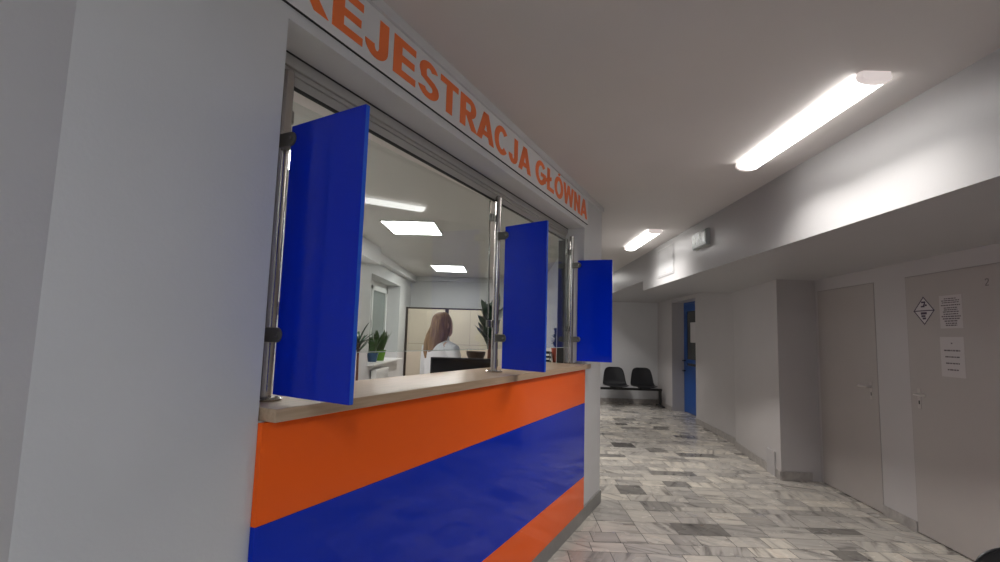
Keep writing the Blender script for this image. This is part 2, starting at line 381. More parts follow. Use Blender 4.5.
adv = dict(R=.722, E=.667, J=.556, S=.667, T=.611, A=.722, C=.722, G=.778, N=.722, W=.944); adv[' '] = .278; adv['Ł'] = .611; adv['Ó'] = .778
sg = wthing('reception_sign', 'long white sign board with orange letters REJESTRACJA GŁÓWNA above the window', 'sign', (SL+SR)/2, 0, 2.478)
s_mid = (SL+SR)/2
sL, sR = -3.815, -.508
MB().box(.0005, .008, sL-s_mid, sR-s_mid, .004, .225).build('board', SIGNB, sg)
MB().box(.0005, .0085, sL-s_mid, sR-s_mid, .0015, .004).build('border_line', GASKET, sg)
x = -3.828; EM = .2698
for ch in 'REJESTRACJA GŁÓWNA':
    if ch != ' ':
        b = MB()
        for q in glyph(ch): P(q, b, x-s_mid, .040, EM, .157, .0075, .0096)
        b.build('letter', ORANGEL, sg)
    x += adv[ch]*EM
# top bead above the sign
struct('trim_1', MB().box(0.0005, .02, SC_+.01, -.0, 2.705, CZ-.0005), WALL, loc=C0, rz=RZ)

# ---- steel poles with clamps
def make_pole(s, o, label, glass_dirs=(1,)):
    t = wthing('steel_pole', label, 'pole', s, o, CT1, 'brushed steel poles standing on the countertop')
    MB().tube([(0,0,.008), (0,0,1.075)], .0205, 28).build('post', STEEL, t, smooth=True)
    MB().lathe([(0,1.075),(.0205,1.075),(.0195,1.083),(.012,1.087),(0,1.088)], n=28).build('cap', STEEL, t, smooth=True)
    MB().lathe([(.0,.0005),(.052,.0005),(.053,.006),(.049,.010),(.024,.012),(.0,.012)], n=36).build('base_flange', STEEL, t, smooth=True)
    for k in range(3):
        a = k*2*pi/3+.4
        MB().lathe([(0,.0115),(.005,.0115),(.004,.0145),(0,.015)], (.039*cos(a), .039*sin(a), 0), 12).build('bolt', STEEL, t, smooth=True)
    # glass-side clamps
    for z in (.29, .945):
        for gd in glass_dirs:
            c = MB(); c.prism([(-.028+.022*cos(a)*.7, gd*(.035+.022*sin(a)*1.0)) for a in [i*pi/8 for i in range(16)]], z-.022, z+.022); c.build('glass_clamp', CLIP, t, bevel=.003)
    # panel-side clamps
    for z in (.205, .83):
        c = MB(); yc = -.013
        pts = [(.014, -.023), (.066, -.023)] + [(.066+.023*cos(a), .023*sin(a)) for a in [(-90+i*22.5)*D for i in range(1, 8)]] + [(.066, .023), (.014, .023)]
        c.rings([[(px, yc+sy, z+pz) for px, pz in pts] for sy in (-.019, .019)]); cl = c.build('panel_clamp', CLIP, t, bevel=.003)
        MB().tube([(.072, -.0318, z), (.072, -.036, z)], .006, 12).build('screw', STEEL, cl, smooth=True)
    return t
POLES = [(-3.655, -.13, 'leftmost brushed steel pole on the countertop, tight against the left wall edge', (1,)),
         (-2.00, -.14, 'middle brushed steel pole standing on the countertop between two glass panes', (-1, 1)),
         (-.635, -.095, 'rightmost brushed steel pole at the far end of the countertop', (-1,))]
for a in POLES: make_pole(*a)
# ---- swung-out blue panels
def blue_panel(s0, o0, s1, o1, z0, z1, label):
    a, c = WP(s0, o0, z0), WP(s1, o1, z0); d = (c-a); L = d.length; ang = math.atan2(d.y, d.x)
    t = thing('privacy_panel', label, 'privacy panel', a, ang, 'blue glass side panels on the counter')
    MB().box(0, L, -.006, .010, 0, z1-z0).build('panel', BLUEP, t, bevel=.0015)
    MB().box(L+.0002, L+.0012, -.0045, .0085, .002, z1-z0-.002).build('polished_edge', BLUEEDGE, t)
    return t
blue_panel(-3.672, -.068, -3.712, .268, 1.298, 2.148, 'largest, nearest glossy blue privacy panel clamped to the leftmost steel pole')
blue_panel(-2.015, -.078, -2.10, .225, 1.298, 2.160, 'middle glossy blue privacy panel clamped to the middle steel pole')
blue_panel(-.645, -.036, -.625, .252, 1.300, 2.145, 'smallest, farthest glossy blue privacy panel at the end of the counter')
# ---- glass panes
for s0, s1, lab in ((-3.60, -2.045, 'wide clear glass pane between the leftmost and middle steel poles'), (-1.955, -.685, 'clear glass pane between the middle and rightmost steel poles')):
    mid = (s0+s1)/2
    t = wthing('glass_pane', lab, 'glass pane', mid, -.16-.0436*(mid+2.0)*-1, 1.412, 'clear glass panes of the service window'); t.rotation_euler = (0, rad(-1.0), RZ+rad(-2.5))
    h = (s1-s0)/2
    MB().box(-.004, .004, -h, h, 0, .915).build('pane', GLASS, t)
    MB().box(-.0042, .0042, -h, h, -.003, -.0002).build('lower_edge', mat('pale_glass_edge', (.55, .62, .6), .2), t)
    for e in (-1, 1):
        a, c = sorted((e*(h+.0002), e*(h+.004))); MB().box(-.0042, .0042, a, c, 0, .915).build('side_edge', STEEL, t)

# ================================================================= ceiling lamps
def tube_lamp(x, y0, y1, m, label, w=.145, watts=W_CORR):
    L = y1-y0; t = thing('ceiling_lamp', label, 'ceiling lamp', (x, y0, CZ-.0005), 0, 'long ceiling lamps of the corridor')
    MB().box(-w*.36, w*.36, .01, L-.01, -.022, 0).build('housing', WHITE, t, bevel=.003)
    def prof(k, y, zo=0): 
        return [(k*w/2*cos(a), y, -.022-k*.026*sin(a)**.8+zo) for a in [i*pi/14 for i in range(15)]]
    b = MB(); b.rings([prof(1, .035), prof(1, L-.035)]); b.build('diffuser', m, t, smooth=True)
    for ya, yb in ((0, .035), (L-.035, L)):
        b = MB()
        o1 = [(1.06*w/2*cos(a), -.021-1.06*.029*sin(a)**.8) for a in [i*pi/14 for i in range(15)]]
        full = [(w*.5, 0.0)] + o1 + [(-w*.5, 0.0)]
        ys = [ya, ya+.012, yb] if ya == 0 else [ya, yb-.012, yb]
        sc = [.86, 1, 1] if ya == 0 else [1, 1, .86]
        b.rings([[(px*k, y, pz*(.8+.2*k)) for px, pz in full] for y, k in zip(ys, sc)])
        b.build('end_cap', CAPM, t, smooth=True)
    if watts:      # area light added just below the diffuser to throw more of the lamp's light downward
        ld = bpy.data.lights.new('lamp_downlight', 'AREA'); ld.shape = 'RECTANGLE'; ld.size = w*.5; ld.size_y = L-.10; ld.energy = watts*L/1.43; ld.spread = rad(122); ld.color = (1, .975, .95)
        lo = bpy.data.objects.new('lamp_downlight', ld); COL.objects.link(lo); lo.parent = t; lo.location = (0, L/2, -.0505)
    return t
tube_lamp(1.665, 2.25, 3.55, TUBE, 'bright long ceiling lamp, the larger and nearer one by the beam')
tube_lamp(1.68, 5.78, 7.02, TUBE, 'bright long ceiling lamp, the smaller one farther down the corridor')
tube_lamp(.32, -2.5, -1.07, TUBER, 'added long fill lamp behind the viewer by the left wall, out of the frame', watts=0)  # added unseen lamp, cool fill for the left wall and nearest blue panel
tube_lamp(1.66, 9.85, 11.2, TUBE, 'long ceiling lamp over the seats, hidden behind the farthest blue panel')
def panel_lamp(x0, x1, y0, y1, label):
    t = thing('ceiling_panel_lamp', label, 'ceiling lamp', ((x0+x1)/2, (y0+y1)/2, CZ-.0005), 0, 'square ceiling lamps in the reception room')
    a, c = (x1-x0)/2, (y1-y0)/2
    MB().box(-a+.012, a-.012, -c+.012, c-.012, -.012, -.002).build('diffuser', PANEL, t)
    b = MB(); b.box(-a, a, -c, -c+.012, -.014, 0); b.box(-a, a, c-.012, c, -.014, 0); b.box(-a, -a+.012, -c, c, -.014, 0); b.box(a-.012, a, -c, c, -.014, 0); b.build('frame', WHITE, t)
panel_lamp(-1.46, -.84, 5.66, 6.41, 'bright square ceiling panel inside the room, the nearer, larger one')
panel_lamp(-1.44, -.82, 9.4, 10.28, 'bright square ceiling panel above the wardrobes, the farther, smaller one')

panel_lamp(-2.02, -1.42, 3.2, 3.88, 'added square fill panel above the clerk side of the counter, hidden behind the nearest blue panel')  # added unseen panel that brightens the woman's coat

# ================================================================= beam fittings
def beamthing(name, label, cat, y, z): return thing(name, label, cat, (2.0295, y, z), pi)   # local -x... rotated: local +x points to corridor
t = beamthing('emergency_exit_sign', 'small grey green emergency exit sign fixed on the white beam', 'exit sign', 5.31, 2.465)
MB().box(0, .035, -.20, .20, 0, .17).build('housing', mat('exit_housing', (.42, .45, .435), .3), t, bevel=.006)
b = MB(); b.box(.0352, .042, -.19, .19, .008, .162); fc = b.build('face', SIGNG, t, bevel=.002)
b = MB()
def SP(pts): 
    a = [b.bm.verts.new((.0422, y, z)) for y, z in pts]; c = [b.bm.verts.new((.0436, y, z)) for y, z in pts]; n = len(pts)
    b.bm.faces.new(a); b.bm.faces.new(c)
    for i in range(n): b.bm.faces.new([a[i], a[(i+1)%n], c[(i+1)%n], c[i]])
SP([(.17,.03),(.12,.03),(.12,.14),(.17,.14)])                                  # door leaf
SP([(-.165,.085),(-.10,.14),(-.10,.105),(-.05,.105),(-.05,.065),(-.10,.065),(-.10,.03)])   # arrow
SP([(.02+.018*cos(a), .132+.018*sin(a)) for a in [i*pi/5 for i in range(10)]])       # head
SP([(.0,.075),(.05,.075),(.055,.115),(.01,.115)]); SP([(.0,.075),(.022,.08),(-.005,.02),(-.025,.022)]); SP([(.03,.078),(.05,.075),(.08,.05),(.07,.03),(.05,.05)]); SP([(.05,.115),(.085,.09),(.078,.08),(.045,.10)]); SP([(.01,.115),(-.02,.095),(-.012,.085),(.015,.1)])
b.build('pictogram', SIGNW, fc)
t = beamthing('access_hatch', 'white square access hatch set in the beam beside the exit sign', 'hatch', 6.55, 2.31)
b = MB(); b.box(0, .006, -.33, .33, 0, .38); b.build('frame', mat('hatch_frame_white', (.44, .43, .43), .4), t, bevel=.002)
b = MB(); b.box(.0062, .011, -.312, .312, .018, .362); b.build('hatch_door', mat('gloss_white', (.46, .455, .455), .12), t, bevel=.002)
MB().tube([(.011, .0, .05), (.014, .0, .05)], .012, 14).build('lock', CLIP, t)

# ================================================================= right-hand doors
ANG = math.atan2(.0722, 1)       # wall leans by this from +Y
def rdoor(n, y0, y1, mirror):
    # local frame: x = into corridor, y = along wall
    L = (y1-y0)/cos(ANG)
    root = bpy.data.objects.new('door_%d' % n, None); COL.objects.link(root); root.location = (rx(y0), y0, 0); root.rotation_euler = (0, 0, pi-ANG)
    tag(root, kind='structure')
    # after rotation by pi-ANG local x -> -X (corridor), local y -> -Y ; so run y from 0 to -L
    MB().box(-.035, .004, -L+.006, -.006, .008, DH-.006).build('leaf', DOORW, root, bevel=.002)
    b = MB(); b.box(-.05, .001, -.005, 0, 0, DH); b.box(-.05, .001, -L, -L+.005, 0, DH); b.box(-.05, .001, -L, 0, DH-.005, DH); b.build('door_frame', mat('frame_dark', (.30, .28, .26), .5), root)  # thin frame in a darker tone than the leaf
    MB().box(-.11, -.08, -L, 0, 0, DH).build('backing', GASKET, root)
    hy = -.10 if not mirror else -L+.10
    sgn = -1 if not mirror else 1
    b = MB(); b.box(.0045, .0075, hy-.018, hy+.018, 1.0, 1.16); pl = b.build('handle_plate', mat('satin_white_metal', (.48, .44, .41), .35), root, bevel=.004)
    MB().tube([(.009, hy, 1.115), (.045, hy, 1.115), (.05, hy+sgn*.02, 1.115), (.05, hy+sgn*.12, 1.113)], .009, 12).build('handle', mat('satin_lever', (.56, .52, .49), .3), root, smooth=True)
    MB().box(.0076, .0086, hy-.006, hy+.006, 1.035, 1.065).build('keyhole', GASKET, root)
    return root, L
rdoor(1, DR[1][0], DR[1][1], False)
d2, L2 = rdoor(2, DR[0][0], DR[0][1], True)
def onwall(name, label, cat, y, z):
    return thing(name, label, cat, (rx(y)-.0046, y, z), pi-ANG)
# diamond warning sign
t = onwall('diamond_notice', 'white diamond shaped notice with violet border taped to the right-hand door', 'notice', 4.18, 1.79)
b = MB(); r = .115
def YZ(b, pts, x0, x1):
    a = [b.bm.verts.new((x0, y, z)) for y, z in pts]; c = [b.bm.verts.new((x1, y, z)) for y, z in pts]; n = len(pts)
    b.bm.faces.new(a); b.bm.faces.new(c[::-1])
    for i in range(n): b.bm.faces.new([a[i], a[(i+1)%n], c[(i+1)%n], c[i]])
YZ(b, [(r,0),(0,r),(-r,0),(0,-r)], 0, .001); b.build('sheet', PAPER, t)
b = MB()
for i in range(4):
    A = [(r,0),(0,r),(-r,0),(0,-r)]; p, q = A[i], A[(i+1)%4]; k = .90
    YZ(b, [p, q, (q[0]*k, q[1]*k), (p[0]*k, p[1]*k)], .0011, .0016)
YZ(b, [(-r,-.004),(r,-.004),(r,.004),(-r,.004)], .0011, .0018)
b.build('border', INKP, t)
b = MB()   # 2 / letters: small pictogram blocks above and below the bar
for q in ([(-.025,.075),(.02,.075),(.02,.062),(-.025,.062)], [(.006,.062),(.02,.062),(.0,.03),(-.016,.03)], [(-.03,.04),(.01,.04),(.01,.028),(-.03,.028)], [(.012,.05),(.034,.05),(.034,.036),(.012,.036)],
          [(-.035,-.012),(.03,-.012),(.03,-.03),(-.035,-.03)], [(-.03,-.036),(.014,-.036),(.014,-.05),(-.03,-.05)], [(-.02,-.055),(.02,-.055),(.016,-.07),(-.016,-.07)]):
    b = MB(); YZ(b, q, .0011, .0018); b.build('print_mark', INKP, t)
def notice(y, z0, wd, ht, rows, label):
    t = onwall('paper_notice', label, 'notice', y, z0)
    MB().box(0, .001, -wd/2, wd/2, 0, ht).build('sheet', PAPERD, t)
    for fz, fw_, th in rows:
        b = MB(); z = ht*fz; x = -wd*fw_/2; rr = random.Random(int(z0*100+fz*1000))
        while x < wd*fw_/2-.004:     # broken into words
            l = rr.uniform(.012, .035); YZ(b, [(x, z-th/2), (min(x+l, wd*fw_/2), z-th/2), (min(x+l, wd*fw_/2), z+th/2), (x, z+th/2)], .0011, .0016); x += l+.005
        b.build('text_line', INK, t)
notice(3.908, 1.645, .215, .25, [(.90,.55,.007),(.84,.8,.007),(.78,.75,.007),(.70,.85,.008),(.62,.6,.008),(.56,.6,.008),(.50,.7,.008),(.43,.65,.008),(.36,.85,.009),(.29,.75,.009),(.22,.6,.009),(.15,.5,.009),(.09,.5,.009)], 'printed text notice on the right-hand door, upper of the two sheets')
notice(3.918, 1.28, .225, .30, [(.84,.06,.01),(.66,.68,.011),(.50,.6,.010),(.34,.58,.010),(.18,.46,.010)], 'printed notice with five short lines, lower of the two sheets')
# number plate 2
t = onwall('number_plate', 'small door number two at the top of the right-hand door', 'number', 3.575, 1.935)
b = MB()
n2 = [((-.010,.05),(.010,.05),(.010,.044),(-.010,.044)), ((-.014,.048),(-.009,.048),(-.009,.038),(-.014,.038)), ((.009,.048),(.014,.048),(.014,.030),(.009,.030)), ((.014,.031),(.008,.031),(-.014,.006),(-.007,.006)), ((-.014,.0),(.014,.0),(.014,.006),(-.014,.006))]
for q in n2: YZ(b, list(q), .0005, .002)
b.build('digit', mat('pale_ink', (.17, .15, .15), .6), t)

# ================================================================= far blue door
root = bpy.data.objects.new('door_3', None); COL.objects.link(root); root.location = (3.80, 9.65, 0); tag(root, kind='structure')
b = MB(); b.box(0, .045, 0, 1.38, 0.012, .12+.85); b.box(0, .045, 0, 1.38, 2.10, 2.25); b.box(0, .045, 0, .11, .97, 2.1); b.box(0, .045, 1.24, 1.38, .97, 2.1); b.box(0, .045, .1, 1.25, 1.02, 1.10)
b.build('leaf', BLUEDOOR, root, bevel=.003)
MB().box(.015, .03, .11, 1.24, .97, 2.1).build('glazing', DARKG, root)
MB().box(-.004, 0, .25, .45, .95, 1.93).build('paper', PAPER, root); MB().box(-.004, 0, .68, 1.0, 1.45, 1.86).build('paper', PAPER, root)
for z in (1.07, .86): MB().tube([(0, 1.31, z), (-.06, 1.31, z), (-.065, 1.2, z)], .012, 10).build('handle', BLACKM, root)
b = MB(); b.box(0, .05, -.04, -.002, 0, 2.29); b.box(0, .05, 1.382, 1.40, 0, 2.29); b.box(0, .05, -.04, 1.40, 2.252, 2.289); b.build('door_frame', BLUEDOOR, root)

# ================================================================= seats
def shell(b, w=.50, back=.44, depth=.42, zs=0):
    """one-piece plastic seat shell; local: x across, -y front, origin on beam"""
    prof = [(-.21, .0, .80), (-.19, .022, .92), (-.10, .010, 1), (.03, .0, 1.0), (.12, .012, .98), (.175, .055, .95), (.205, .13, .92), (.225, .22, .88), (.245, .30, .82), (.262, .37, .74), (.270, .405, .60), (.272, .42, .36)]
    n = 12; rows = []
    for y, z, k in prof:
        rows.append([( (-1+2*i/n)*w/2*k, y - (.03*(abs(-1+2*i/n)**2) if z > .1 else 0), z + (.028*(abs(-1+2*i/n)**3) if z < .1 else 0)) for i in range(n+1)])
    top = [[b.bm.verts.new(p) for p in r] for r in rows]
    for a, c in zip(top, top[1:]):
        for i in range(n): b.bm.faces.new([a[i], a[i+1], c[i+1], c[i]])
def add_shell(parent, w=.5):
    b = MB(); shell(b, w); o = b.build('seat_shell', BLACKP, parent, smooth=True)
    o.modifiers.clear()
    s = o.modifiers.new('solid', 'SOLIDIFY'); s.thickness = .012; s.offset = 0
    s = o.modifiers.new('sub', 'SUBSURF'); s.levels = 1; s.render_levels = 2
    return o
YB = 11.72
t = thing('bench_frame', 'black metal beam with end legs carrying the black waiting seats', 'bench', (2.5, YB, 0))
MB().box(-1.3, 1.03, -.03, .03, .345, .395).build('beam', BLACKM, t, bevel=.004)
for x in (-1.27, .99):
    MB().box(x-.028, x+.028, -.028, .028, .03, .345).build('leg', BLACKM, t, bevel=.003)
    MB().box(x-.03, x+.03, -.26, .24, .0008, .032).build('foot', BLACKM, t, bevel=.004)
for i, (x, lab) in enumerate(((3.13, 'black plastic waiting seat nearest the back corner by the blue door'), (2.50, 'black plastic waiting seat in the middle, left of the corner one'), (1.87, 'black plastic waiting seat mostly hidden behind the reception corner'))):
    s = thing('waiting_seat', lab, 'seat', (x, YB, .418), 0, 'black plastic seats on the waiting bench')
    add_shell(s, .56); MB().box(-.12, .12, -.10, .10, -.0225, -.004).build('bracket', BLACKM, s, bevel=.002)
# the chair of which a corner shows at lower right
s = thing('black_chair', 'black plastic chair, only its rounded back showing at the lower right corner', 'chair', (1.783, 1.61, 0), 0)
o = add_shell(s, .50); o.location = (0, 0, .40)
b = MB()
b.box(-.19, .19, -.02, .02, .378, .394); b.box(-.181, -.159, -.17, .15, .378, .394); b.box(.159, .181, -.17, .15, .378, .394)
b.build('seat_rail', BLACKM, s)
for x in (-.17, .17):
    for y, dy in ((-.16, -.04), (.14, .06)):
        MB().tube([(x, y, .385), (x*1.12, y+dy, .0015)], .011, 10).build('leg', BLACKM, s)

# ================================================================= inside the reception room
# window
root = bpy.data.objects.new('window_1', None); COL.objects.link(root); root.location = (-2.495, 8.1, .95); tag(root, kind='structure')
H = 1.47; Wd = 2.23
b = MB(); b.box(0, .06, 0, .06, 0, H); b.box(0, .06, Wd-.06, Wd, 0, H); b.box(0, .06, 0, Wd, 0, .06); b.box(0, .06, 0, Wd, H-.10, H); b.box(0, .06, Wd*.42, Wd*.42+.08, .06, H-.1)
b.build('window_frame', WHITE, root, bevel=.004)
for y0, y1 in ((.06, Wd*.42), (Wd*.42+.08, Wd-.06)):
    b = MB(); b.box(.03, .085, y0, y0+.08, .06, H-.1); b.box(.03, .085, y1-.08, y1, .06, H-.1); b.box(.03, .085, y0, y1, .06, .14); b.box(.03, .085, y0, y1, H-.18, H-.1)
    sa = b.build('window_sash', WHITE, root, bevel=.004)
    MB().box(.045, .055, y0+.08, y1-.08, .14, H-.18).build('pane', PANE, sa)
MB().box(.086, .10, Wd*.42+.10, Wd*.42+.13, .60, .75).build('window_handle', WHITE, root, bevel=.004)
MB().box(.0, .44, -.0, 2.23, -.0, .03).build('window_sill', WHITE, root, bevel=.006)
# radiator
t = thing('radiator', 'white panel radiator below the window sill', 'radiator', (-2.168, 8.25, .12))
b = MB(); b.box(.03, .12, 0, .85, 0, .76); b.build('panel', WHITE, t, bevel=.012)
b = MB()
for k in range(20): b.box(.121, .125, .03+k*.0405, .05+k*.0405, .04, .72)
b.build('ribs', WHITE, t, bevel=.001)
MB().box(.0, .03, .1, .16, .2, .6).build('bracket', WHITE, t); MB().box(.0, .03, .7, .76, .2, .6).build('bracket', WHITE, t)
MB().tube([(.07, -.0, .05), (.07, -.05, .05), (.07, -.05, -.117)], .012, 10).build('pipe', WHITE, t)
MB().lathe([(0,0),(.022,0),(.025,.03),(.018,.06),(0,.06)], (.07, -.05, .06), 14).build('valve', WHITE, t, smooth=True)
# wardrobes
def wardrobe(x0, x1, label, h=2.035):
    w_ = x1-x0; t = thing('wardrobe', label, 'wardrobe', (x0, 11.0, 0), 0, 'beige wardrobes along the back wall')
    b = MB(); b.box(.0, .045, 0, .37, 0, h); b.box(w_-.03, w_, 0, .37, 0, h); b.box(.03, w_-.03, 0, .37, h-.03, h); b.box(.03, w_-.03, .36, .375, 0, h-.03); b.box(.03, w_-.03, .02, .36, .0, .07)
    b.build('carcass', BROWN, t, bevel=.002)
    mid = w_/2
    for x_0, x_1, hx in ((.047, mid-.002, mid-.04), (mid+.002, w_-.032, mid+.04)):
        for z0, z1, hz in ((.075, 1.255, 1.12), (1.26, h-.034, 1.33)):
            d = MB().box(x_0, x_1, -.012, .006, z0, z1).build('door', BEIGE, t, bevel=.002)
            if z0 < 1: MB().box(hx-.006, hx+.006, -.035, -.012, hz-.06, hz+.06).build('handle', CLIP, d, bevel=.002)
wardrobe(-2.16, -1.29, 'beige two-door wardrobe with dark brown edges, left one against the window corner')
wardrobe(-1.288, -.26, 'beige two-door wardrobe with dark brown edges, right of the woman')
wardrobe(-.258, .77, 'beige two-door wardrobe mostly hidden behind the middle blue panel')
# desk with monitor behind the counter
t = thing('office_desk', 'light wooden office desk standing inside behind the counter', 'desk', (-.35, 3.98, 0), 0)
MB().box(-.50, .40, -.30, .12, .80, .83).build('desk_top', OAK, t, bevel=.003)
for x in (-.48, .38):
    MB().box(x-.015, x+.015, -.28, .10, .0005, .80).build('side_panel', OAK, t)
MB().box(-.46, .36, .085, .10, .4, .80).build('back_panel', OAK, t)
t = thing('computer_monitor', 'black computer monitor seen over the counter below the woman', 'monitor', (-.31, 3.84, .8305), 0)
MB().box(-.245, .255, -.012, .012, .17, .49).build('screen_housing', SCREEN, t, bevel=.006)
MB().box(-.235, .245, -.0135, -.0122, .185, .48).build('screen', mat('screen_glass', (.006, .006, .008), .1), t)
MB().tube([(0, .025, .012), (0, .025, .30)], .018, 14).build('stand', BLACKP, t, smooth=True)
MB().box(-.04, .04, .010, .03, .26, .34).build('bracket', BLACKP, t)
MB().lathe([(0,.0003),(.11,.0003),(.11,.008),(.03,.014),(0,.014)], (0, .025, 0), 28).build('base', BLACKP, t, smooth=True)

# ---- plants
def leaf(b, base, az, ln, wd, rise, droop, n=7, fold=.25, tip=.0):
    """arching strap leaf as a folded double strip"""
    d = Vector((cos(az), sin(az), 0)); s = Vector((-sin(az), cos(az), 0)); rows = []
    for i in range(n+1):
        k = i/n; out = ln*(cos(rise)*k + droop*k*k*.3); h = ln*(sin(rise)*k - droop*k*k)
        c = Vector(base) + d*out + Vector((0, 0, h)); ww = wd/2*(sin(pi*min(1, .25+k*.75))**.7 if k < 1 else 0)+.0006
        rows.append([c - s*ww, c - Vector((0, 0, ww*fold)), c + s*ww])
    V = [[b.bm.verts.new(p) for p in r] for r in rows]; V2 = [[b.bm.verts.new(p + Vector((0, 0, -.0012)) - d*.0008) for p in r] for r in rows]
    for A, B, fl in ((V, V[1:], 0), (V2, V2[1:], 1)):
        for a, c in zip(A, B):
            for j in range(2):
                f = [a[j], a[j+1], c[j+1], c[j]]; b.bm.faces.new(f[::-1] if fl else f)
def pot(parent, r, h, m, z=0):
    MB().lathe([(0,z+.0005),(r*.72,z+.0005),(r*.98,z+h*.92),(r*1.04,z+h*.92),(r*1.04,z+h),(r*.92,z+h),(r*.9,z+h*.9),(0,z+h*.9)], n=28).build('pot', m, parent, smooth=True)
    MB().lathe([(0,z+h*.901),(r*.89,z+h*.901),(r*.88,z+h*.915),(0,z+h*.925)], n=20).build('soil', SOIL, parent)
def strap_plant(loc, r, h, potm, n, ln, wd, label, up=(.95, 1.45), m=LEAF, cat='potted plant', seed=1, droop=(.02, .1), name='snake_plant'):
    rr = random.Random(seed); t = thing(name, label, cat, loc); pot(t, r, h, potm)
    for i in range(n):
        b = MB(); a = rr.uniform(0, 2*pi); q = rr.uniform(.1, .6)*r
        leaf(b, (q*cos(a), q*sin(a), h*.9), a, ln*rr.uniform(.65, 1), wd, rr.uniform(*up), rr.uniform(*droop)); b.build('leaf', m, t, smooth=True)
    return t
strap_plant((-2.25, 9.15, .9805), .125, .19, POTG, 24, .42, .085, 'snake plant with upright leaves in a bright green pot on the sill', up=(1.2, 1.5), seed=3)
strap_plant((-2.25, 8.72, .9805), .095, .15, POTB, 16, .34, .07, 'smaller snake plant in a blue pot on the sill, left of the green pot', up=(1.2, 1.5), seed=5)
# dracaena by the pier
t = thing('dracaena', 'spiky dracaena with thin arching leaves beside the near blue panel', 'potted plant', (-1.78, 6.2, 0)); pot(t, .15, .30, POTD)
MB().tube([(0,0,.27),(.01,0,.7),(0,.01,1.36)], [.02,.016,.012], 10).build('stem', BARK, t, smooth=True)
rr = random.Random(4)
for i in range(26):
    b = MB(); a = rr.uniform(0, 2*pi); leaf(b, (0, 0, 1.22+.16*rr.random()), a, rr.uniform(.28, .38), .030, rr.uniform(.3, 1.4), rr.uniform(.1, .7), fold=.4); b.build('leaf', LEAFD, t, smooth=True)
# tall plant by the middle pole
side = thing('side_table', 'small brown side table holding plants beside the monitor', 'table', (-.04, 4.48, 0), 0)
MB().box(-.30, .22, -.22, .16, 1.0, 1.03).build('table_top', OAK, side, bevel=.003)
for x in (-.27, .19):
    for y in (-.19, .13): MB().box(x-.02, x+.02, y-.02, y+.02, .0005, 1.0).build('leg', BROWN, side)
t = thing('rubber_plant', 'tall dark leafy plant on a brown pole behind the middle steel pole', 'potted plant', (-.125, 4.39, 1.0305)); pot(t, .055, .13, POTD)
MB().tube([(0,0,.10),(0,0,.36),(-.005,0,.64)], [.030,.028,.02], 12).build('moss_pole', BARK, t, smooth=True)
rr = random.Random(9)
for i in range(34):
    b = MB(); a = pi+rr.uniform(-1.5, 1.5) if i % 3 else rr.uniform(0, 2*pi); z = rr.uniform(.34, .60)
    leaf(b, (0, 0, z+.03), a, rr.uniform(.16, .25), .10, rr.uniform(.8, 1.35), rr.uniform(-.05, .2), fold=.2); b.build('leaf', LEAFD, t, smooth=True)
t = thing('bowl_planter', 'low dark bowl planter on the side table just above the monitor', 'planter', (-.245, 4.27, 1.0305))
MB().lathe([(0,.0005),(.05,.0005),(.05,.20),(.03,.21),(.055,.25),(.078,.30),(.080,.325),(.074,.325),(.06,.28),(0,.27)], n=28).build('bowl', POTD, t, smooth=True)
MB().lathe([(0,.272),(.055,.281),(0,.300)], n=16).build('soil', SOIL, t)
# low cabinet with red pot, tray
t = thing('low_cabinet', 'light wooden cabinet inside, seen past the far end of the counter', 'cabinet', (.50, 5.55, 0), 0)
b = MB(); b.box(-.27, .27, -.25, .30, .0005, 1.20); b.build('body', OAK, t, bevel=.003)
MB().box(-.28, .28, -.27, .31, 1.2, 1.225).build('cabinet_top', OAK, t, bevel=.003)
for x0, x1 in ((-.265, -.003), (.003, .265)):
    d = MB().box(x0, x1, -.268, -.2505, .05, 1.17).build('door', OAK, t, bevel=.002); MB().box((x0 if x0 > 0 else x1-.03)+.008, (x0 if x0 > 0 else x1-.03)+.02, -.285, -.268, .6, .72).build('handle', STEEL, d)
t = thing('potted_shrub', 'small dark green plant in a terracotta pot on the wooden cabinet', 'potted plant', (.53, 5.42, 1.2255)); pot(t, .052, .15, POTT)
rr = random.Random(2)
MB().tube([(0,0,.13),(.005,0,.33)], .005, 8).build('stem', BARK, t)
for i in range(26):
    b = MB(); a = rr.uniform(0, 2*pi); leaf(b, (0, 0, .14+.20*i/26), a, .075, .04, rr.uniform(.3, 1.2), .1, n=4); b.build('leaf', LEAFD, t, smooth=True)
t = thing('letter_tray', 'black wire letter tray on the wooden cabinet left of the terracotta pot', 'letter tray', (.40, 5.40, 1.2255))
for k in range(3):
    b = MB(); z = .002+k*.045
    b.box(-.07, .07, -.11, .11, z, z+.003); b.box(-.07, -.066, -.11, .11, z, z+.02); b.box(.066, .07, -.11, .11, z, z+.02); b.box(-.07, .07, .106, .11, z, z+.02); b.build('tray', BLACKM, t)
for x in (-.068, .068):
    for y in (-.10, .10): MB().box(x-.003, x+.003, y-.003, y+.003, .0005, .115).build('post', BLACKM, t)

